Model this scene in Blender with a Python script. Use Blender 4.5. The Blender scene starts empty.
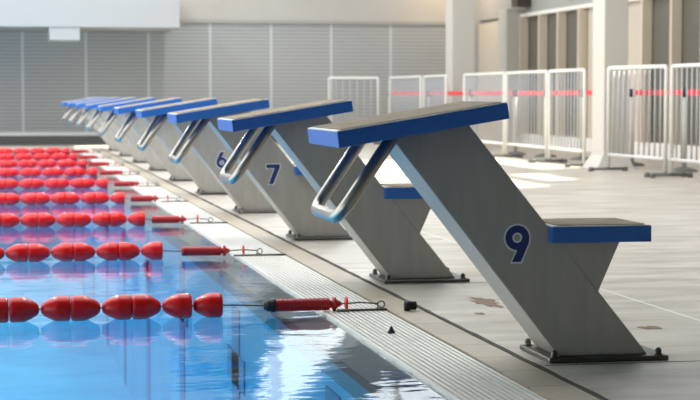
import bpy, bmesh, math, random
from mathutils import Vector, Matrix
random.seed(4)
S = bpy.context.scene
COL = S.collection
PI = math.pi

# ------------------------------------------------------------------ materials
def lin(c):
    return tuple((v/255/12.92 if v/255 <= .04045 else ((v/255+.055)/1.055)**2.4) for v in c) + (1.0,)

def mat(name, rgb, rough=.5, metal=0.0, spec=.5, noise=None, bump=None, coat=0.0):
    """plain principled; noise=(scale, amount, stretch) varies the colour; bump=(scale, strength, stretch)"""
    m = bpy.data.materials.new(name); m.use_nodes = True
    nt = m.node_tree; b = nt.nodes['Principled BSDF']
    c = lin(rgb)
    b.inputs['Base Color'].default_value = c
    b.inputs['Roughness'].default_value = rough
    b.inputs['Metallic'].default_value = metal
    b.inputs['Specular IOR Level'].default_value = spec
    b.inputs['Coat Weight'].default_value = coat
    def nz(sc, st):
        tc = nt.nodes.new('ShaderNodeTexCoord'); mp = nt.nodes.new('ShaderNodeMapping')
        mp.inputs['Scale'].default_value = st
        n = nt.nodes.new('ShaderNodeTexNoise'); n.inputs['Scale'].default_value = sc; n.inputs['Detail'].default_value = 4
        nt.links.new(tc.outputs['Object'], mp.inputs['Vector']); nt.links.new(mp.outputs['Vector'], n.inputs['Vector'])
        return n
    if noise:
        n = nz(noise[0], noise[2])
        r = nt.nodes.new('ShaderNodeValToRGB')
        a = noise[1]
        r.color_ramp.elements[0].color = tuple(v*(1-a) for v in c[:3])+(1,)
        r.color_ramp.elements[1].color = tuple(min(1, v*(1+a)) for v in c[:3])+(1,)
        r.color_ramp.elements[0].position = .3; r.color_ramp.elements[1].position = .7
        nt.links.new(n.outputs['Fac'], r.inputs['Fac']); nt.links.new(r.outputs['Color'], b.inputs['Base Color'])
    if bump:
        n = nz(bump[0], bump[2])
        bp = nt.nodes.new('ShaderNodeBump'); bp.inputs['Strength'].default_value = bump[1]; bp.inputs['Distance'].default_value = .01
        nt.links.new(n.outputs['Fac'], bp.inputs['Height']); nt.links.new(bp.outputs['Normal'], b.inputs['Normal'])
    return m

M = {}
M['blue'] = mat('blue_paint', (44, 106, 186), .36, noise=(40, .06, (1, 1, 1)))
M['pad'] = mat('sand_grip', (152, 137, 115), .85, noise=(9, .25, (1, 3, 1)), bump=(600, .4, (1, 1, 1)))
M['edge'] = mat('pale_edging', (225, 222, 214), .5)
M['steel'] = mat('brushed_steel', (174, 170, 162), .45, metal=.2, spec=.4, noise=(30, .06, (1, 1, .2)))
M['chrome'] = mat('polished_steel', (176, 170, 162), .34, metal=1.0)
M['nut'] = mat('dark_steel', (92, 90, 86), .32, metal=.85)
M['navy'] = mat('navy_number', (34, 52, 112), .5)
M['outline'] = mat('number_outline', (226, 229, 234), .5)
M['red'] = mat('red_plastic', (236, 12, 16), .26, spec=.6)
M['darkred'] = mat('dark_red_plastic', (176, 20, 30), .4)
M['black'] = mat('black_rubber', (26, 26, 28), .5)
M['cable'] = mat('steel_cable', (95, 95, 95), .45, metal=.8)
M['grate'] = mat('white_grating', (234, 231, 223), .4)
M['grey_tile'] = mat('grey_tile', (138, 141, 143), .4, noise=(5, .1, (1, 1, 1)))
M['gutter'] = mat('dark_gutter', (30, 29, 28), .8)
M['nosing'] = mat('dark_tile', (70, 84, 100), .4)
M['joint'] = mat('dark_joint', (58, 52, 46), .9, noise=(30, .4, (1, 1, 1)))
M['white'] = mat('white_paint', (228, 228, 226), .5)
M['bulk'] = mat('bulkhead_paint', (172, 172, 172), .7)
M['column'] = mat('column_paint', (190, 185, 176), .6)
M['wall_up'] = mat('pale_plaster', (178, 175, 170), .8, noise=(1.5, .04, (1, 1, 1)))
M['beige'] = mat('beige_plaster', (186, 176, 160), .8)
M['headgrey'] = mat('grey_plaster', (158, 156, 150), .8)
M['frame'] = mat('beige_frame', (196, 184, 164), .5)
M['glass'] = mat('dark_glass', (92, 90, 82), .08, spec=.5)
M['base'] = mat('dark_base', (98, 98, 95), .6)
M['rail'] = mat('white_rail', (212, 211, 206), .45)
M['galv'] = mat('grey_bars', (168, 171, 176), .4, metal=.2)
M['belt'] = mat('pale_belt', (236, 140, 138), .6)
M['beltred'] = mat('red_belt', (235, 40, 52), .6)
M['slate'] = mat('slate_grey_panel', (108, 112, 116), .7)
M['roof'] = mat('shade_roof_underside', (120, 118, 112), .8)
M['dark'] = mat('dark_box', (62, 52, 48), .6)
M['rust'] = mat('rust_stain', (128, 98, 72), .7, noise=(40, .3, (1, 1, 1)))

def nodes_mat(name):
    m = bpy.data.materials.new(name); m.use_nodes = True
    return m, m.node_tree, m.node_tree.nodes, m.node_tree.links

# deck: pale screed with soft cloudy wear, slab joints, slight sheen
m, nt, N, L = nodes_mat('deck_screed'); b = N['Principled BSDF']
tc = N.new('ShaderNodeTexCoord')
mp = N.new('ShaderNodeMapping'); mp.inputs['Scale'].default_value = (.5, 1.6, 1)
L.new(tc.outputs['Object'], mp.inputs['Vector'])
n1 = N.new('ShaderNodeTexNoise'); n1.inputs['Scale'].default_value = 3.2; n1.inputs['Detail'].default_value = 6; n1.inputs['Roughness'].default_value = .65
L.new(mp.outputs['Vector'], n1.inputs['Vector'])
r1 = N.new('ShaderNodeValToRGB')
r1.color_ramp.elements[0].position = .3; r1.color_ramp.elements[0].color = lin((152, 143, 130))
r1.color_ramp.elements[1].position = .72; r1.color_ramp.elements[1].color = lin((214, 207, 195))
L.new(n1.outputs['Fac'], r1.inputs['Fac'])
L.new(r1.outputs['Color'], b.inputs['Base Color'])
rr = N.new('ShaderNodeMapRange'); rr.inputs[3].default_value = .26; rr.inputs[4].default_value = .46
L.new(n1.outputs['Fac'], rr.inputs[0]); L.new(rr.outputs[0], b.inputs['Roughness'])
bp = N.new('ShaderNodeBump'); bp.inputs['Strength'].default_value = .1; bp.inputs['Distance'].default_value = .01
n2 = N.new('ShaderNodeTexNoise'); n2.inputs['Scale'].default_value = 14; n2.inputs['Detail'].default_value = 5
L.new(tc.outputs['Object'], n2.inputs['Vector']); L.new(n2.outputs['Fac'], bp.inputs['Height']); L.new(bp.outputs['Normal'], b.inputs['Normal'])
M['deck'] = m

# studded tile strip beside the grate
m, nt, N, L = nodes_mat('studded_tile'); b = N['Principled BSDF']
tc = N.new('ShaderNodeTexCoord')
br = N.new('ShaderNodeTexBrick'); br.offset = 0
br.inputs['Scale'].default_value = 1; br.inputs['Mortar Size'].default_value = .0035
br.inputs['Brick Width'].default_value = .014; br.inputs['Row Height'].default_value = .014
br.inputs['Color1'].default_value = lin((200, 188, 166)); br.inputs['Color2'].default_value = lin((192, 179, 155)); br.inputs['Mortar'].default_value = lin((166, 154, 136))
L.new(tc.outputs['Object'], br.inputs['Vector'])
br2 = N.new('ShaderNodeTexBrick'); br2.offset = 0
br2.inputs['Scale'].default_value = 1; br2.inputs['Mortar Size'].default_value = .004
br2.inputs['Brick Width'].default_value = 3.0; br2.inputs['Row Height'].default_value = .30
br2.inputs['Color1'].default_value = (1, 1, 1, 1); br2.inputs['Color2'].default_value = (.86, .86, .86, 1); br2.inputs['Mortar'].default_value = (.4, .37, .33, 1)
L.new(tc.outputs['Object'], br2.inputs['Vector'])
mx = N.new('ShaderNodeMix'); mx.data_type = 'RGBA'; mx.blend_type = 'MULTIPLY'; mx.inputs[0].default_value = 1
L.new(br.outputs['Color'], mx.inputs[6]); L.new(br2.outputs['Color'], mx.inputs[7]); L.new(mx.outputs[2], b.inputs['Base Color'])
b.inputs['Roughness'].default_value = .45
M['stud'] = m

# pool tiles
m, nt, N, L = nodes_mat('pool_tile'); b = N['Principled BSDF']
tc = N.new('ShaderNodeTexCoord')
n1 = N.new('ShaderNodeTexNoise'); n1.inputs['Scale'].default_value = 1.5; L.new(tc.outputs['Object'], n1.inputs['Vector'])
r1 = N.new('ShaderNodeValToRGB')
r1.color_ramp.elements[0].position = .35; r1.color_ramp.elements[0].color = lin((38, 160, 206))
r1.color_ramp.elements[1].position = .65; r1.color_ramp.elements[1].color = lin((60, 178, 218))
L.new(n1.outputs['Fac'], r1.inputs['Fac']); L.new(r1.outputs['Color'], b.inputs['Base Color'])
b.inputs['Roughness'].default_value = .4
M['pool'] = m
M['target'] = mat('lane_mark_tile', (46, 122, 172), .5)

# water: clear, tinted, mirror-like at a grazing view
m, nt, N, L = nodes_mat('water'); N.remove(N['Principled BSDF'])
tr = N.new('ShaderNodeBsdfTransparent'); tr.inputs['Color'].default_value = (.85, .95, .985, 1)
gl = N.new('ShaderNodeBsdfGlossy'); gl.inputs['Roughness'].default_value = .02; gl.inputs['Color'].default_value = (1, 1, 1, 1)
fr = N.new('ShaderNodeFresnel'); fr.inputs['IOR'].default_value = 1.33
ms = N.new('ShaderNodeMixShader')
tc = N.new('ShaderNodeTexCoord')
mp = N.new('ShaderNodeMapping'); mp.inputs['Scale'].default_value = (.9, 1.5, 1)
L.new(tc.outputs['Object'], mp.inputs['Vector'])
na = N.new('ShaderNodeTexNoise'); na.inputs['Scale'].default_value = 3.0; na.inputs['Detail'].default_value = 3
nb = N.new('ShaderNodeTexNoise'); nb.inputs['Scale'].default_value = 16; nb.inputs['Detail'].default_value = 2
L.new(mp.outputs['Vector'], na.inputs['Vector']); L.new(mp.outputs['Vector'], nb.inputs['Vector'])
ad = N.new('ShaderNodeMath'); ad.operation = 'MULTIPLY_ADD'; ad.inputs[1].default_value = .12
L.new(nb.outputs['Fac'], ad.inputs[0]); L.new(na.outputs['Fac'], ad.inputs[2])
bp = N.new('ShaderNodeBump'); bp.inputs['Strength'].default_value = .35; bp.inputs['Distance'].default_value = .009
L.new(ad.outputs[0], bp.inputs['Height'])
for s in (gl, fr): L.new(bp.outputs['Normal'], s.inputs['Normal'])
L.new(fr.outputs['Fac'], ms.inputs[0]); L.new(tr.outputs[0], ms.inputs[1]); L.new(gl.outputs[0], ms.inputs[2])
L.new(ms.outputs[0], N['Material Output'].inputs['Surface'])
M['water'] = m

# clear pane
m, nt, N, L = nodes_mat('clear_pane'); N.remove(N['Principled BSDF'])
tr = N.new('ShaderNodeBsdfTransparent'); tr.inputs['Color'].default_value = (.95, .97, .98, 1)
gl = N.new('ShaderNodeBsdfGlossy'); gl.inputs['Roughness'].default_value = .03
ms = N.new('ShaderNodeMixShader'); ms.inputs[0].default_value = .06
L.new(tr.outputs[0], ms.inputs[1]); L.new(gl.outputs[0], ms.inputs[2]); L.new(ms.outputs[0], N['Material Output'].inputs['Surface'])
M['pane'] = m

# ribbed metal cladding: horizontal ribs (bump) with vertical joints
m, nt, N, L = nodes_mat('ribbed_cladding'); b = N['Principled BSDF']
b.inputs['Roughness'].default_value = .5; b.inputs['Metallic'].default_value = .1
tc = N.new('ShaderNodeTexCoord')
sp = N.new('ShaderNodeSeparateXYZ'); L.new(tc.outputs['Object'], sp.inputs[0])
def frac(sock, per, off=0.0):
    a = N.new('ShaderNodeMath'); a.operation = 'MULTIPLY_ADD'; a.inputs[1].default_value = 1/per; a.inputs[2].default_value = off
    L.new(sock, a.inputs[0]); f = N.new('ShaderNodeMath'); f.operation = 'FRACT'; L.new(a.outputs[0], f.inputs[0]); return f
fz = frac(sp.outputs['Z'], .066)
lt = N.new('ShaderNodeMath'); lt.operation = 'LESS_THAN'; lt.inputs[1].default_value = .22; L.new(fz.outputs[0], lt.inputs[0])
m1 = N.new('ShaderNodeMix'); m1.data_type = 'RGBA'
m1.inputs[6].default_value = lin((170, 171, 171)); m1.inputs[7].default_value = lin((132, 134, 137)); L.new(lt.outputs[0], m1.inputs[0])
fx = frac(sp.outputs['X'], 1.13, -.44)
lx = N.new('ShaderNodeMath'); lx.operation = 'LESS_THAN'; lx.inputs[1].default_value = .04; L.new(fx.outputs[0], lx.inputs[0])
m2 = N.new('ShaderNodeMix'); m2.data_type = 'RGBA'; m2.inputs[7].default_value = lin((196, 199, 203))
L.new(lx.outputs[0], m2.inputs[0]); L.new(m1.outputs[2], m2.inputs[6]); L.new(m2.outputs[2], b.inputs['Base Color'])
bp = N.new('ShaderNodeBump'); bp.inputs['Strength'].default_value = .4; bp.inputs['Distance'].default_value = .01
L.new(fz.outputs[0], bp.inputs['Height']); L.new(bp.outputs['Normal'], b.inputs['Normal'])
M['clad'] = m

# ------------------------------------------------------------------ mesh helpers
def box(bm, x0, x1, y0, y1, z0, z1, mi=0):
    vs = [bm.verts.new(p) for p in ((x0,y0,z0),(x1,y0,z0),(x1,y1,z0),(x0,y1,z0),(x0,y0,z1),(x1,y0,z1),(x1,y1,z1),(x0,y1,z1))]
    fs = []
    for q in ((3,2,1,0),(4,5,6,7),(0,1,5,4),(1,2,6,5),(2,3,7,6),(3,0,4,7)):
        f = bm.faces.new([vs[i] for i in q]); f.material_index = mi; fs.append(f)
    return fs

def prism_y(bm, pts, y0, y1):
    """polygon in XZ (listed counter-clockwise seen from -Y) pushed from y0 to y1"""
    a = [bm.verts.new((x, y0, z)) for x, z in pts]; b = [bm.verts.new((x, y1, z)) for x, z in pts]
    bm.faces.new(a); bm.faces.new(b[::-1])
    n = len(pts)
    for i in range(n):
        j = (i+1) % n
        bm.faces.new((a[j], a[i], b[i], b[j]))

def bevel(bm, w, seg=2):
    bmesh.ops.recalc_face_normals(bm, faces=bm.faces[:])
    bmesh.ops.bevel(bm, geom=bm.edges[:], offset=w, segments=seg, profile=.6, affect='EDGES', clamp_overlap=True)

def tube(bm, pts, r, seg=12, cap=True):
    pts = [Vector(p) for p in pts]; rings = []; up = None
    for i, p in enumerate(pts):
        t = (pts[min(i+1, len(pts)-1)] - pts[max(i-1, 0)]).normalized()
        if up is None:
            up = t.orthogonal().normalized()
        up = (up - t*up.dot(t)).normalized(); sd = t.cross(up)
        rings.append([bm.verts.new(p + r*(math.cos(2*PI*k/seg)*up + math.sin(2*PI*k/seg)*sd)) for k in range(seg)])
    for a, b_ in zip(rings, rings[1:]):
        for k in range(seg):
            f = bm.faces.new((a[k], a[(k+1) % seg], b_[(k+1) % seg], b_[k])); f.smooth = True
    if cap:
        bm.faces.new(rings[0][::-1]); bm.faces.new(rings[-1])

def lathe_x(bm, prof, seg=24, c=(0, 0, 0), mi=0):
    """prof: (x, r) along X"""
    rings = [[bm.verts.new((c[0]+x, c[1]+r*math.cos(2*PI*k/seg), c[2]+r*math.sin(2*PI*k/seg))) for k in range(seg)] for x, r in prof]
    for a, b_ in zip(rings, rings[1:]):
        for k in range(seg):
            f = bm.faces.new((a[k], a[(k+1) % seg], b_[(k+1) % seg], b_[k])); f.smooth = True; f.material_index = mi
    bm.faces.new(rings[0][::-1]); bm.faces.new(rings[-1])

def lathe_z(bm, prof, seg=20, c=(0, 0, 0)):
    rings = [[bm.verts.new((c[0]+r*math.cos(2*PI*k/seg), c[1]+r*math.sin(2*PI*k/seg), c[2]+z)) for k in range(seg)] for z, r in prof]
    for a, b_ in zip(rings, rings[1:]):
        for k in range(seg):
            f = bm.faces.new((a[k], a[(k+1) % seg], b_[(k+1) % seg], b_[k])); f.smooth = True
    bm.faces.new(rings[0][::-1]); bm.faces.new(rings[-1])

def fillet(pts, r, n=6):
    pts = [Vector(p) for p in pts]; out = [pts[0]]
    for a, b_, c in zip(pts, pts[1:], pts[2:]):
        d1 = (a-b_); d2 = (c-b_); k = min(r, d1.length*.48, d2.length*.48)
        p, q = b_+d1.normalized()*k, b_+d2.normalized()*k
        for i in range(n+1):
            t = i/n; out.append((1-t)**2*p + 2*t*(1-t)*b_ + t*t*q)
    out.append(pts[-1]); return out

def obj(name, bm, mats, parent=None, smooth=False):
    if len(bm.faces) > 1: bmesh.ops.recalc_face_normals(bm, faces=bm.faces[:])
    me = bpy.data.meshes.new(name); bm.to_mesh(me); bm.free()
    for x in (mats if isinstance(mats, (list, tuple)) else [mats]): me.materials.append(x)
    if smooth:
        for p in me.polygons: p.use_smooth = True
    o = bpy.data.objects.new(name, me); COL.objects.link(o)
    if parent: o.parent = parent
    return o

def tag(o, label=None, cat=None, group=None, kind=None):
    if label: o['label'] = label
    if cat: o['category'] = cat
    if group: o['group'] = group
    if kind: o['kind'] = kind
    return o

def thing(name, label, cat, loc=(0, 0, 0), rz=0, group=None):
    o = bpy.data.objects.new(name, None); COL.objects.link(o)
    o.empty_display_size = .1
    o.location = loc; o.rotation_euler = (0, 0, rz)
    return tag(o, label, cat, group)

def struct(name, bm, mats, label=None, cat=None):
    return tag(obj(name, bm, mats), label, cat, None, 'structure')

CH = {}
def children(o): return [c for c in COL.objects if c.parent == o]
def copy_tree(o, parent=None, skip=()):
    c = o.copy(); COL.objects.link(c)
    if parent: c.parent = parent
    for ch in children(o):
        if ch.name.split('.')[0] not in skip: copy_tree(ch, c, skip)
    return c

def B(*boxes):
    bm = bmesh.new()
    for q in boxes: box(bm, *q)
    return bm

# ------------------------------------------------------------------ the setting
YW = 33.0          # back wall
ZW = -.015          # water level
EX = 1.12          # pool edge
struct('floor', B((1.70, 14.0, -6, YW+.3, -.3, 0), (-14, 1.70, 29.7, YW+.3, -.3, 0)), M['deck'], 'pale worn pool deck around the starting blocks', 'floor')

# water and basin
bm = bmesh.new(); vs = [bm.verts.new(p) for p in ((-14, -6, ZW), (1.28, -6, ZW), (1.28, 29.69, ZW), (-14, 29.69, ZW))]; bm.faces.new(vs)
tag(obj('pool_water', bm, M['water']), 'clear blue pool water with light ripples between the lane ropes', 'water', None, 'stuff')
bm = bmesh.new()
box(bm, -14.2, EX, -6.2, 29.7, -1.9, -1.7)                  # bottom
box(bm, EX, 1.26, -6, 29.7, -1.9, -.10)                     # wall below the overflow edge
box(bm, -14.2, 1.26, 29.7, 29.9, -1.9, -.302)
box(bm, -14.2, EX, -6.4, -6.2, -1.9, -.1)
struct('pool_basin', bm, M['pool'], 'blue tiled pool basin under the water', 'pool')
bm = bmesh.new(); prism_y(bm, [(EX+.035, -.10), (1.2865, -.10), (1.2865, -.021), (EX+.035, -.042)], -6, 29.69)
struct('overflow_ledge', bm, M['grey_tile'], 'grey tiled ledge under shallow water at the pool edge', 'pool edge')
struct('edge_tile', B((EX-.004, EX+.034, -6, 29.69, -.10, -.043)), M['nosing'], 'dark line of edge tiles along the pool rim', 'pool edge')
bm = bmesh.new()
for k in range(11):
    y = 5.95 + 2.5*k - 2.5
    box(bm, EX-.006, EX-.0005, y-.13, y+.13, -1.69, -.14)
    box(bm, EX-.006, EX-.0005, y-.3, y+.3, -.52, -.36)
struct('lane_target', bm, M['target'], 'dark lane marks on the pool wall below the water', 'lane mark')

# slatted gutter grate
bm = bmesh.new()
g0, g1 = 1.287, 1.548
ns = 13; pw = (g1-g0)/ns
for i in range(ns):
    x = g0 + i*pw
    box(bm, x, x+pw*.54, -2, 29.69, -.022, -.004)
y = -2.0; k = 0
while y < 29.5:
    box(bm, g0, g1, y, y+.012, -.032, -.009); y += .25; k += 1
struct('gutter_grate', bm, M['grate'], 'white slatted overflow grate along the pool edge', 'grate')
struct('gutter_channel', B((1.2866, 1.549, -6, 29.69, -.3, -.06)), M['gutter'], 'dark overflow channel under the white grate', 'gutter')
struct('trim_1', B((1.55, 1.683, -6, 29.69, -.3, -.001)), M['stud'], 'studded beige tile strip between grate and deck', 'tile strip')
bm = bmesh.new()
yy = -6.0; pts = []
while yy < 29.69:
    pts.append((yy, 1.682+random.uniform(-.004, .003), 1.7+random.uniform(-.002, .006))); yy += .12
pts.append((29.69, 1.682, 1.70))
v0 = [(bm.verts.new((a, y_, .0015)), bm.verts.new((b_, y_, .0015))) for y_, a, b_ in pts]
for (a, b_), (c, d) in zip(v0, v0[1:]): bm.faces.new((a, b_, d, c))
struct('trim_2', bm, M['joint'], 'dark ragged joint line between tile strip and deck', 'joint')
# slab joints (pale) and stains on the deck
bm = bmesh.new()
box(bm, 2.640, 2.649, -2, 29.6, -.001, .0012)
struct('trim_3', bm, M['edge'], 'thin pale joint running along the deck behind the starting blocks', 'joint')
bm = bmesh.new()
for k in range(10): box(bm, 1.72, 2.64, 5.475+2.5*k, 5.480+2.5*k, -.001, .0011)
struct('trim_4', bm, M['joint'], 'fine dark slab joints crossing the deck at each starting block', 'joint')
def blotch(cx, cy, rx, ry, seed):
    r = random.Random(seed); bm = bmesh.new(); vs = []
    for k in range(22):
        a = 2*PI*k/22; s = r.uniform(.55, 1.1)
        vs.append(bm.verts.new((cx+rx*s*math.cos(a), cy+ry*s*math.sin(a), .0014)))
    bm.faces.new(vs); return bm
for cx, cy, rx, ry, sd, lab in ((2.005, 7.22, .06, .20, 1, 'rusty stain on the deck left of starting block 9'),
                                (1.875, 6.84, .025, .04, 3, 'small brown stain on the deck below the larger rusty stain'),
                                (2.38, 6.30, .05, .05, 5, 'dark oval stain on the deck right of starting block 9')):
    tag(obj('deck_stain', blotch(cx, cy, rx, ry, sd), M['rust']), lab, 'stain', None, 'structure')

# back wall
struct('wall_back', B((-14, 14, YW, YW+.3, 0, 2.21)), M['clad'], 'grey ribbed metal cladding on the far wall', 'wall')
# upper wall with a high window; opening X 4.55..8.9, z 4.95..8.2
wx0, wx1, wz0, wz1 = 4.72, 8.7, 3.15, 7.4
struct('wall_back_middle', B((-14, 14, YW, YW+.3, 2.21, 3.0)), M['wall_up'], 'pale plaster far wall above the grey cladding', 'wall')
struct('wall_back_upper', B((-14, wx0, YW, YW+.3, 3.0, 9.2), (wx1, 14, YW, YW+.3, 3.0, 9.2), (wx0, wx1, YW, YW+.3, 3.0, wz0), (wx0, wx1, YW, YW+.3, wz1, 9.2)),
       M['slate'], 'grey far wall high above the cladding', 'wall')
w = struct('window_1', B((wx0, wx0+.1, YW+.05, YW+.2, wz0, wz1), (wx1-.1, wx1, YW+.05, YW+.2, wz0, wz1), (wx0, wx1, YW+.05, YW+.2, wz0, wz0+.1),
                         (wx0, wx1, YW+.05, YW+.2, wz1-.1, wz1), (5.02, 5.22, YW+.05, YW+.2, wz0, wz1), (7.4, 7.5, YW+.05, YW+.2, wz0, wz1)), M['white'], 'high window in the far wall', 'window')
obj('pane', B((wx0+.1, wx1-.1, YW+.11, YW+.12, wz0+.1, wz1-.1)), M['pane'], w)
struct('baseboard_back', B((-14, 8.8, YW-.06, YW, 0, .13)), M['base'], 'dark base band along the far wall', 'baseboard')
struct('trim_5', B((-14, 8.8, YW-.03, YW, .13, .2)), M['white'], 'pale strip above the dark base band of the far wall', 'trim')
struct('trim_6', B((-14, 8.8, YW-.05, YW, 2.18, 2.24)), M['headgrey'], 'grey capping along the top of the cladding', 'trim')
struct('floor_shade', B((-14, 6.0, 31.2, YW-.061, .0005, .004)), M['base'], 'dark strip painted as shade on the floor before the far wall', 'floor band')  # shade below the bulkhead, put in as a dark strip on the deck
# white bulkhead and its lower box
yb = 30.4
struct('bulkhead', B((-14, 3.086, yb, YW, 1.999, 2.75)), M['bulk'], 'white boxed bulkhead hanging at the top left', 'bulkhead')
struct('duct_box', B((.922, 1.424, yb+.02, yb+1.0, 1.779, 1.999)), M['bulk'], 'small white box under the white bulkhead', 'duct')

# right-hand facade
FX = 9.0
wy = [(22.0, 23.2), (23.5, 24.25), (26.75, 27.2), (27.32, 28.2), (28.34, 29.2), (29.34, 29.95)]
zh = 2.2
bm = bmesh.new()
box(bm, FX, FX+.3, -6, 18, 0, zh+.06); box(bm, FX, FX+.3, 24.07, 26.6, 0, zh); box(bm, FX, FX+.3, 29.95, YW, 0, zh)
struct('wall_right', bm, M['beige'], 'beige plaster wall behind the barriers on the right', 'wall')
# upper wall raised unseen to block the sun; added openings (y0, y1, z0, z1) cast sun patches
OPEN = [(18.4, 25.6, 4.32, 6.7), (21.4, 27.6, 2.36, 3.46), (19.3, 20.9, 3.5, 4.3)]
ys = sorted({-6, YW, *[v for h in OPEN for v in h[:2]]}); zs = sorted({zh+.06, 14.0, *[v for h in OPEN for v in h[2:]]})
bm = bmesh.new()
for a, b_ in zip(ys, ys[1:]):
    for c, d in zip(zs, zs[1:]):
        if any(h[0] < (a+b_)/2 < h[1] and h[2] < (c+d)/2 < h[3] for h in OPEN): continue
        box(bm, FX, FX+.3, a, b_, c, d)
struct('wall_right_upper', bm, M['headgrey'], 'grey wall above the window band on the right, raised out of view to block the sun', 'wall')
for i, (a, b_, c, d) in enumerate(OPEN):
    o = struct('window_%d' % (4+i), B((FX+.08, FX+.16, a, a+.06, c, d), (FX+.08, FX+.16, b_-.06, b_, c, d), (FX+.08, FX+.16, a, b_, c, c+.06), (FX+.08, FX+.16, a, b_, d-.06, d)), M['frame'], 'added unseen opening in the right-hand wall, shaped to cast a sun patch', 'window')
    obj('pane', B((FX+.11, FX+.12, a+.06, b_-.06, c+.06, d-.06)), M['pane'], o)
struct('trim_8', B((FX-.08, FX+.1, 18, 30.0, zh, zh+.06)), M['edge'], 'pale head rail over the window band', 'trim')
struct('baseboard_right', B((FX-.05, FX+.1, 18, 30.0, 0, .2)), M['edge'], 'pale sill along the foot of the windows', 'baseboard')
def facade_window(name, y0, y1, div, label):
    bm = bmesh.new()
    for y in div: box(bm, FX-.125, FX+.02, y, y+.07, .2, zh)
    o = struct(name, bm, M['frame'], label, 'window')
    obj('pane', B((FX+.03, FX+.05, y0, y1, .2, zh)), M['glass'], o)
facade_window('window_2', 26.6, 29.95, (26.68, 27.73, 28.74, 29.83), 'dark window with pale mullions beside the white pillar')
facade_window('window_3', 18.0, 24.07, (19.6, 20.66, 21.72, 22.79, 23.9), 'tall dark window behind the barrier at the right')
bm = B((8.675, 9.03, 30.0, 30.5, 0, 2.35)); bevel(bm, .01, 1)
struct('pillar', bm, M['column'], 'short pale pillar between cladding and dark window', 'pillar')
lamp = tag(obj('wall_box', B((8.75, FX-.001, 29.6, 29.95, 2.37, 2.72)), M['dark']), 'dark box fixed on the wall above the pale pillar', 'box')

# white columns
def column(x0, x1, y0, y1, label):
    bm = bmesh.new(); box(bm, x0, x1, y0, y1, 0, 4.98); bevel(bm, .012, 2)
    o = struct('column', bm, M['column'], label, 'column')
    bm = bmesh.new()   # flared foot
    a = [bm.verts.new(p) for p in ((x0-.1, y0-.08, 0), (x1+.06, y0-.08, 0), (x1+.06, y1+.08, 0), (x0-.1, y1+.08, 0))]
    b_ = [bm.verts.new(p) for p in ((x0-.002, y0-.002, .16), (x1+.002, y0-.002, .16), (x1+.002, y1+.002, .16), (x0-.002, y1+.002, .16))]
    bm.faces.new(b_)
    for i in range(4): bm.faces.new((a[i], a[(i+1) % 4], b_[(i+1) % 4], b_[i]))
    obj('column_foot', bm, M['column'], o)
column(7.0, 7.295, 20.1, 20.53, 'white square column in front of the window band')
column(7.534, 7.933, 29.3, 29.75, 'white square column at the far end of the barriers')

# unseen roofs and wall added to cut sky light; far pool left open
struct('shade_roof', B((-14, 14, -6, 7.2, 5.0, 5.15)), M['roof'], 'unseen roof added to shade the near end of the pool', 'shade_roof')
struct('shade_canopy', B((4.8, FX, 7.21, YW-.01, 7.0, 7.15)), M['roof'], 'unseen canopy added to dim the right-hand deck', 'shade_roof')
struct('shade_wall', B((-14, 14, -6.3, -6, 0, 5.0)), M['headgrey'], 'unseen wall added to keep light off the near faces', 'wall')
SUN_EL = math.radians(45); SUN_AZ = math.radians(62)        # the sun stands behind the right-hand building

# ------------------------------------------------------------------ starting blocks
def digit_bm(d, grow):
    """flat digit in XZ, centred, 0.118 m tall, facing -Y"""
    bm = bmesh.new(); g = grow
    def poly(pts, y=0):
        bm.faces.new([bm.verts.new((x, y, z)) for x, z in pts])
    def ring(cx, cz, ro, ri, sx=1.0, n=28):
        o = [bm.verts.new((cx+sx*ro*math.cos(2*PI*k/n), 0, cz+ro*math.sin(2*PI*k/n))) for k in range(n)]
        i_ = [bm.verts.new((cx+sx*ri*math.cos(2*PI*k/n), 0, cz+ri*math.sin(2*PI*k/n))) for k in range(n)]
        for k in range(n): bm.faces.new((o[k], o[(k+1) % n], i_[(k+1) % n], i_[k]))
    if d in '96':
        ring(0, .019, .040+g, .0165-g)
        poly([(.0402+g, .022), (.0385+g, .002), (.012+g*.7, -.059-g), (-.018-g, -.059-g), (.004-g, -.012), (.0165-g, .019)], -.0002)
        if d == '6':
            for v in bm.verts: v.co.x *= -1; v.co.z *= -1
    elif d == '7':
        poly([(-.040-g, .059+g), (.040+g, .059+g), (.040+g, .036-g*.3), (.040-.0+g*.4, .036-g), (-.040-g, .036-g)])
        poly([(.040+g, .040), (.000+g, -.059-g), (-.027-g, -.059-g), (.010-g, .040)], -.0002)
    return bm

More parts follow.
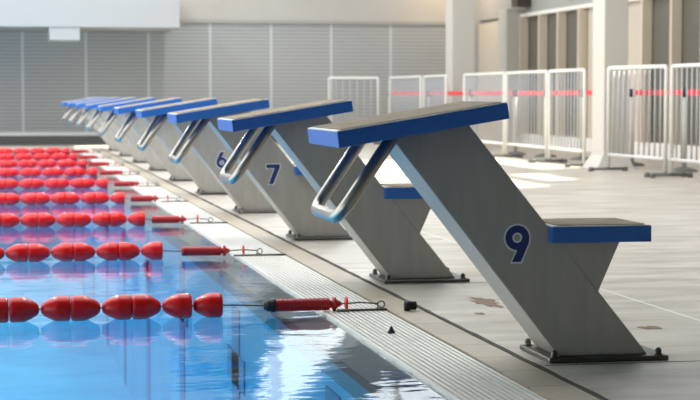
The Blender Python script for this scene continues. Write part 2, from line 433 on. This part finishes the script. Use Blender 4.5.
def make_block():
    """local frame: x across from pool edge as world X, y = 0 at the near side of the platform"""
    t = thing('starting_block', 'x', 'starting block')
    # base plate with nuts
    bm = B((1.745, 2.15, .075, .415, 0, .016)); bevel(bm, .003, 1)
    bp_ = obj('base_plate', bm, M['nut'], t)
    for x, y in ((1.768, .098), (1.768, .392), (2.122, .098), (2.122, .392)):
        bm = bmesh.new(); lathe_z(bm, [(0, .015), (.003, .015), (.0035, .011), (.015, .011), (.021, .008), (.025, .002)], 12, (x, y, .016))
        obj('nut', bm, M['nut'], bp_)
    # inclined post
    bm = bmesh.new(); prism_y(bm, [(1.788, .016), (2.092, .016), (1.480, .775), (1.226, .735)], .115, .365); bevel(bm, .006, 2)
    post = obj('post', bm, M['steel'], t)
    # starting platform, tilted towards the pool
    bm = bmesh.new(); prism_y(bm, [(1.0405, .699), (1.587, .789), (1.5785, .838), (1.0345, .749)], 0, .535); bevel(bm, .004, 2)
    pf = obj('platform', bm, M['blue'], t)
    bm = bmesh.new()
    ux, uz = (1.5785-1.0345), (.838-.749)
    def top(s, h): return (1.0345+ux*s - uz*h, .749+uz*s + ux*h)
    prism_y(bm, [top(.003, .0), top(.997, .0), top(.997, .006), top(.003, .006)], .003, .532)
    e = obj('edging', bm, M['edge'], pf)
    bm = bmesh.new()
    prism_y(bm, [top(.03, .0065), top(.975, .0065), top(.975, .011), top(.03, .011)], .02, .515)
    obj('grip_pad', bm, M['pad'], pf)
    # hand rail: bent tube loop below the platform
    y0, y1 = .07, .50
    pts = fillet([(1.228, y0, .735), (1.053, y0, .480), (1.053, y1, .480), (1.228, y1, .735)], .065, 8)
    bm = bmesh.new(); tube(bm, pts, .021, 16)
    obj('hand_rail', bm, M['chrome'], t)
    # rear step
    bm = bmesh.new(); box(bm, 1.752, 2.088, .078, .40, .388, .440); bevel(bm, .004, 2)
    st = obj('step', bm, M['blue'], t)
    obj('edging', B((1.755, 2.085, .081, .397, .440, .443)), M['edge'], st)
    obj('grip_pad', B((1.775, 2.07, .095, .383, .443, .446)), M['pad'], st)
    bm = bmesh.new(); prism_y(bm, [(1.921, .222), (1.995, .389), (1.783, .389)], .1165, .3635); bevel(bm, .004, 1)
    obj('step_bracket', bm, M['steel'], t)
    return t
Y0 = 5.44
first = make_block()
labels = {
 0: 'blue topped steel starting block bearing number 9, nearest and largest of the row',
 1: 'blue topped steel starting block with plain side, just behind block number 9',
 2: 'blue topped steel starting block bearing number 7, third nearest of the row',
 3: 'blue topped steel starting block bearing number 6, fourth nearest of the row',
 4: 'blue topped steel starting block just beyond the block numbered 6',
 5: 'blue topped steel starting block, sixth nearest, second beyond number 6',
 6: 'small looking blue topped starting block, fourth from the far end of the row',
 7: 'small looking blue topped starting block, third from the far end of the row',
 8: 'small looking blue topped starting block, second from the far end of the row',
 9: 'farthest blue topped starting block, closest to the grey cladding'}
blocks = []
for k in range(10):
    o = first if k == 0 else copy_tree(first)
    o.location = (0, Y0+2.5*k, 0); o['label'] = labels[k]; o['group'] = 'starting blocks along the pool edge'
    blocks.append(o)
for k, d in ((0, '9'), (2, '7'), (3, '6')):
    post = [c for c in children(blocks[k]) if c.name.startswith('post')][0]
    ox, oz = {'9': (1.646, .386), '7': (1.622, .394), '6': (1.628, .390)}[d]
    n = obj('number', digit_bm(d, 0), M['navy'], post); n.location = (ox, .1128, oz); n['label'] = 'dark blue number %s' % d
    q = obj('number_outline', digit_bm(d, .0056), M['outline'], post); q.location = (ox, .1138, oz)

# ------------------------------------------------------------------ lane ropes
def float_bm(sgn):
    bm = bmesh.new(); Lh = .114
    prof = [(0, .012), (.0005, .017), (.004, .022), (.012, .030), (.03, .041), (.05, .0505), (.062, .0545), (.102, .0545), (.108, .052), (.113, .047), (.114, .014)]
    prof = [(x, r*.91) for x, r in prof]
    if sgn < 0: prof = [(Lh-x, r) for x, r in prof[::-1]]
    lathe_x(bm, prof, 32)
    for f in bm.faces: f.smooth = False
    return bm
pr_ = obj('float', float_bm(1), M['red']); pl_ = obj('float', float_bm(-1), M['red'])
ME_R, ME_L = pr_.data, pl_.data
bpy.data.objects.remove(pr_); bpy.data.objects.remove(pl_)
ropes = [  # Y, floats' end X, tensioner X0, X1
 (7.07, .880, 1.05, 1.362), (9.62, .878, .98, 1.24), (12.12, .99, 1.035, 1.27), (14.62, 1.03, 1.08, 1.305), (17.12, 1.05, 1.11, 1.35),
 (19.62, 1.09, 1.12, 1.37), (22.12, 1.10, 1.13, 1.38), (24.62, 1.10, 1.13, 1.38), (27.12, 1.10, 1.13, 1.38)]
rope_lab = ['red lane rope nearest the camera, its tensioner with a black cap', 'red lane rope second nearest the camera, ending beside block number 7',
 'red lane rope third nearest the camera', 'red lane rope fourth nearest the camera', 'red lane rope in the middle of the nine, fifth nearest', 'red lane rope sixth nearest the camera',
 'red lane rope third from the far end of the pool', 'red lane rope second from the far end of the pool', 'farthest red lane rope, closest to the grey far wall']
for k, (y, xe, t0, t1) in enumerate(ropes):
    zc = ZW+.046
    t = thing('lane_rope', rope_lab[k], 'lane rope', (0, y, zc), 0, 'red lane ropes across the pool')
    x = xe; i = 0; singles = 2 if k == 0 else 1
    while x > -.75:
        x -= .114
        right = i < singles or (i-singles) % 2 == 1
        # in a pair the wide ends meet in the middle
        me = ME_R if right else ME_L
        f = bpy.data.objects.new('float', me); COL.objects.link(f); f.parent = t; f.location = (x, 0, 0)
        i += 1
        if i < singles or (i-singles) % 2 == 0 or i == singles: x -= .0075
        else: x -= .001
    zt = -.006
    bm = bmesh.new(); tube(bm, [(-.8, 0, 0), (xe, 0, 0), (t0, 0, zt), (t1, 0, zt), (t1+.075, 0, zt+.004), (t1+.15, 0, -.008)], .0035, 6)
    obj('cable', bm, M['cable'], t)
    # ridged tensioner barrel
    bm = bmesh.new(); L_ = t1-t0
    r0 = .0255
    prof = [(0, .012), (.001, r0*.9)]
    xx = .012
    while xx < L_-.055:
        prof += [(xx, r0), (xx+.006, r0), (xx+.0075, r0*.93), (xx+.0085, r0*.93)]; xx += .01
    prof += [(L_-.045, r0*.6), (L_-.036, r0*.6), (L_-.034, r0*1.12), (L_-.024, r0*1.12), (L_-.02, r0*.7), (L_, r0*.3)]
    if k == 0:
        prof = [(x_ if x_ > .04 else .04+x_*.1, r_) for x_, r_ in prof]
    lathe_x(bm, prof, 18, (t0, 0, zt))
    tn = obj('tensioner', bm, M['darkred'], t)
    if k == 0:
        bm = bmesh.new(); lathe_x(bm, [(-.004, .008), (-.002, .017), (.008, .020), (.010, .024), (.022, .0245), (.024, .022), (.026, .0275), (.042, .0275), (.043, .01)], 18, (t0, 0, zt))
        obj('end_cap', bm, M['black'], tn)
    bm = bmesh.new(); xd = t1+(.02 if k == 0 else .075); lathe_x(bm, [(-.004, .006), (-.003, .026), (.004, .026), (.006, .006)], 18, (xd, 0, zt+.002))
    obj('disc', bm, M['red'], t)
    # hook ring and the anchor bar lying on the grate
    xh = t1+.15
    bm = bmesh.new(); tube(bm, [(xh+.014+.014*math.cos(a*PI/6), 0, -.012+.014*math.sin(a*PI/6)) for a in range(13)], .003, 6)
    tube(bm, [(xh+.014, .0, -.024), (xh+.02, -.015, -.0305)], .004, 6)
    obj('hook', bm, M['cable'], t)
    bm = bmesh.new(); tube(bm, [(min(t1+.02, 1.34), -.02, -.0305), (1.545, -.02, -.0305)], .0052, 8)
    tube(bm, [(xh+.001, -.002, -.014), (xh-.004, -.01, -.026), (xh-.006, -.02, -.0305)], .003, 6)
    obj('anchor_bar', bm, M['nut'], t)

# loose caps on the deck edge
bm = bmesh.new(); lathe_x(bm, [(-.027, .012), (-.026, .02), (-.004, .0205), (-.003, .018), (.022, .0175), (.0245, .01)], 16)
o = tag(obj('rubber_cap', bm, M['black']), 'black rubber cap lying on the beige tile strip', 'cap'); o.location = (1.632, 7.0, .0198); o.rotation_euler = (0, 0, -.15)
bm = bmesh.new(); lathe_z(bm, [(0, .014), (.006, .014), (.012, .009), (.02, .006), (.026, .002)], 12)
o = tag(obj('bolt_cap', bm, M['black']), 'small black cone cap standing on the white grate', 'cap'); o.location = (1.413, 6.37, -.004)

# ------------------------------------------------------------------ crowd barriers
def barrier(p, q, label, h=1.165):
    p, q = Vector((*p, 0)), Vector((*q, 0)); Ln = (q-p).length; an = math.atan2(q.y-p.y, q.x-p.x)
    t = thing('crowd_barrier', label, 'barrier', p, an, 'white crowd barriers along the deck')
    bm = bmesh.new()
    tube(bm, fillet([(.02, 0, .05), (.02, 0, h), (Ln-.02, 0, h), (Ln-.02, 0, .05)], .025, 3), .021, 10)
    tube(bm, [(.02, 0, .19), (Ln-.02, 0, .19)], .018, 8)
    obj('frame', bm, M['rail'], t)
    bm = bmesh.new(); n = int(round(Ln/.135))
    for i in range(1, n):
        x = .02+(Ln-.04)*i/n; tube(bm, [(x, 0, .19), (x, 0, h)], .0095, 6)
    obj('bars', bm, M['galv'], t)
    for x in (.02, Ln-.02):
        bm = bmesh.new(); tube(bm, [(x, -.21, .028), (x, .21, .028)], .016, 8); tube(bm, [(x, 0, .03), (x, 0, .09)], .016, 8)
        for s in (-1, 1): lathe_z(bm, [(0, .03), (.04, .03), (.05, .02)], 10, (x, s*.21, 0))
        obj('foot', bm, M['base'], t)
barrier((7.0, 16.0), (6.96, 17.86), 'white crowd barrier panel at the right edge, nearest of the line')
barrier((6.95, 17.96), (6.84, 19.5), 'white crowd barrier panel just right of the wide white column')
barrier((6.93, 20.58), (6.93, 22.0), 'white crowd barrier panel just left of the wide white column')
barrier((6.93, 22.08), (6.93, 23.95), 'white crowd barrier panel second left of the wide white column')
barrier((6.93, 24.03), (6.95, 26.3), 'white crowd barrier panel just right of the far white column')
barrier((6.93, 27.3), (6.95, 28.9), 'white crowd barrier panel just left of the far white column')
barrier((6.93, 28.98), (6.83, 30.95), 'white crowd barrier panel near the far wall, before the corner')
barrier((6.69, 31.16), (5.85, 31.6), 'white crowd barrier panel turned across, closing the far end of the line')

# ------------------------------------------------------------------ belt posts and red belt
def stanchion(x, y, label):
    t = thing('belt_post', label, 'belt post', (x, y, 0), 0, 'belt posts behind the barriers')
    bm = bmesh.new(); lathe_z(bm, [(0, .16), (.012, .16), (.03, .12), (.05, .04)], 20); obj('base', bm, M['base'], t)
    bm = bmesh.new(); tube(bm, [(0, 0, .04), (0, 0, .9)], .028, 12); obj('pole', bm, M['column'], t)
    bm = bmesh.new(); lathe_z(bm, [(0, .034), (.09, .034), (.1, .025)], 14, (0, 0, .84)); obj('belt_head', bm, M['black'], t)
runs = [[(7.68, 17.6), (7.64, 19.2), (7.66, 20.95)], [(7.70, 21.8), (7.69, 22.95), (7.56, 24.15), (7.4, 25.1), (7.4, 27.6), (7.28, 29.9), (7.0, 31.7)]]
names = iter(['belt post beyond the right edge barrier', 'belt post behind the right hand barrier joint', 'belt post just right of the wide white column', 'belt post just left of the wide white column',
  'second belt post left of the wide white column', 'third belt post left of the wide white column', 'fourth belt post left of the wide white column', 'belt post just right of the far white column',
  'belt post left of the far white column', 'belt post nearest the far wall'])
blab = iter(['red patterned belt stretched at the right edge', 'red patterned belt right of the wide white column', 'red patterned belt just left of the wide white column', 'second red patterned belt left of the wide white column',
  'third red patterned belt left of the wide white column', 'red patterned belt seen just right of the far white column', 'red patterned belt passing the far white column', 'red patterned belt nearest the far wall'])
for run in runs:
    for x, y in run: stanchion(x, y, next(names))
    for (xa, ya), (xb, yb_) in zip(run, run[1:]):
        d = Vector((xb-xa, yb_-ya, 0)); Ln = d.length
        bm = bmesh.new(); box(bm, .04, Ln-.04, -.002, .002, .865, .92, 0)
        x = .1
        while x < Ln-.14:
            box(bm, x, x+.1, -.0035, .0035, .86, .925, 1); x += .13
        o = obj('barrier_belt', bm, [M['belt'], M['beltred']]); o.location = (xa, ya, 0); o.rotation_euler = (0, 0, math.atan2(d.y, d.x))
        tag(o, next(blab), 'belt', 'red belts between the belt posts')

# ------------------------------------------------------------------ light
w = bpy.data.worlds.new('World'); S.world = w; w.use_nodes = True
bg = w.node_tree.nodes['Background']; bg.inputs['Color'].default_value = (.93, .97, 1.0, 1); bg.inputs['Strength'].default_value = 2.1
sl = bpy.data.lights.new('sun', 'SUN'); sl.energy = 22; sl.angle = math.radians(1.2); sl.color = (1, .92, .72)
so = bpy.data.objects.new('sun', sl); COL.objects.link(so)
sd = Vector((math.cos(SUN_EL)*math.sin(SUN_AZ), math.cos(SUN_EL)*math.cos(SUN_AZ), math.sin(SUN_EL)))
so.rotation_euler = sd.to_track_quat('Z', 'Y').to_euler()
pl = bpy.data.lights.new('wall_lamp', 'POINT'); pl.energy = 30; pl.color = (1, .68, .36); pl.shadow_soft_size = .15
po = bpy.data.objects.new('wall_lamp', pl); COL.objects.link(po); po.location = (8.3, 32.2, 3.1)

# added overhead light discs without fixtures, for float glints and a brighter far deck
for lx in (-1.6, 3.2):
    for k in range(6):
        al = bpy.data.lights.new('fill_disc', 'AREA'); al.shape = 'DISK'; al.size = .26; al.energy = 90 if lx < 0 else 70; al.color = (1, .98, .94)
        ao = bpy.data.objects.new('fill_disc', al); COL.objects.link(ao); ao.location = (lx, 12+4*k, 7.0)

# ------------------------------------------------------------------ camera
cd = bpy.data.cameras.new('camera'); cam = bpy.data.objects.new('camera', cd); COL.objects.link(cam)
cd.sensor_width = 36; cd.lens = 1800/700*36; cd.clip_start = .05; cd.clip_end = 300
cam.location = (0, 0, .8625); cam.rotation_euler = (PI/2-.0582, 0, -.1952)
cd.dof.use_dof = True; cd.dof.focus_distance = 6.3; cd.dof.aperture_fstop = (cd.lens/1000)/.013
S.camera = cam
S.view_settings.view_transform = 'Standard'; S.view_settings.look = 'None'; S.view_settings.gamma = 1; S.view_settings.use_curve_mapping = False
S.view_settings.exposure = 0.2
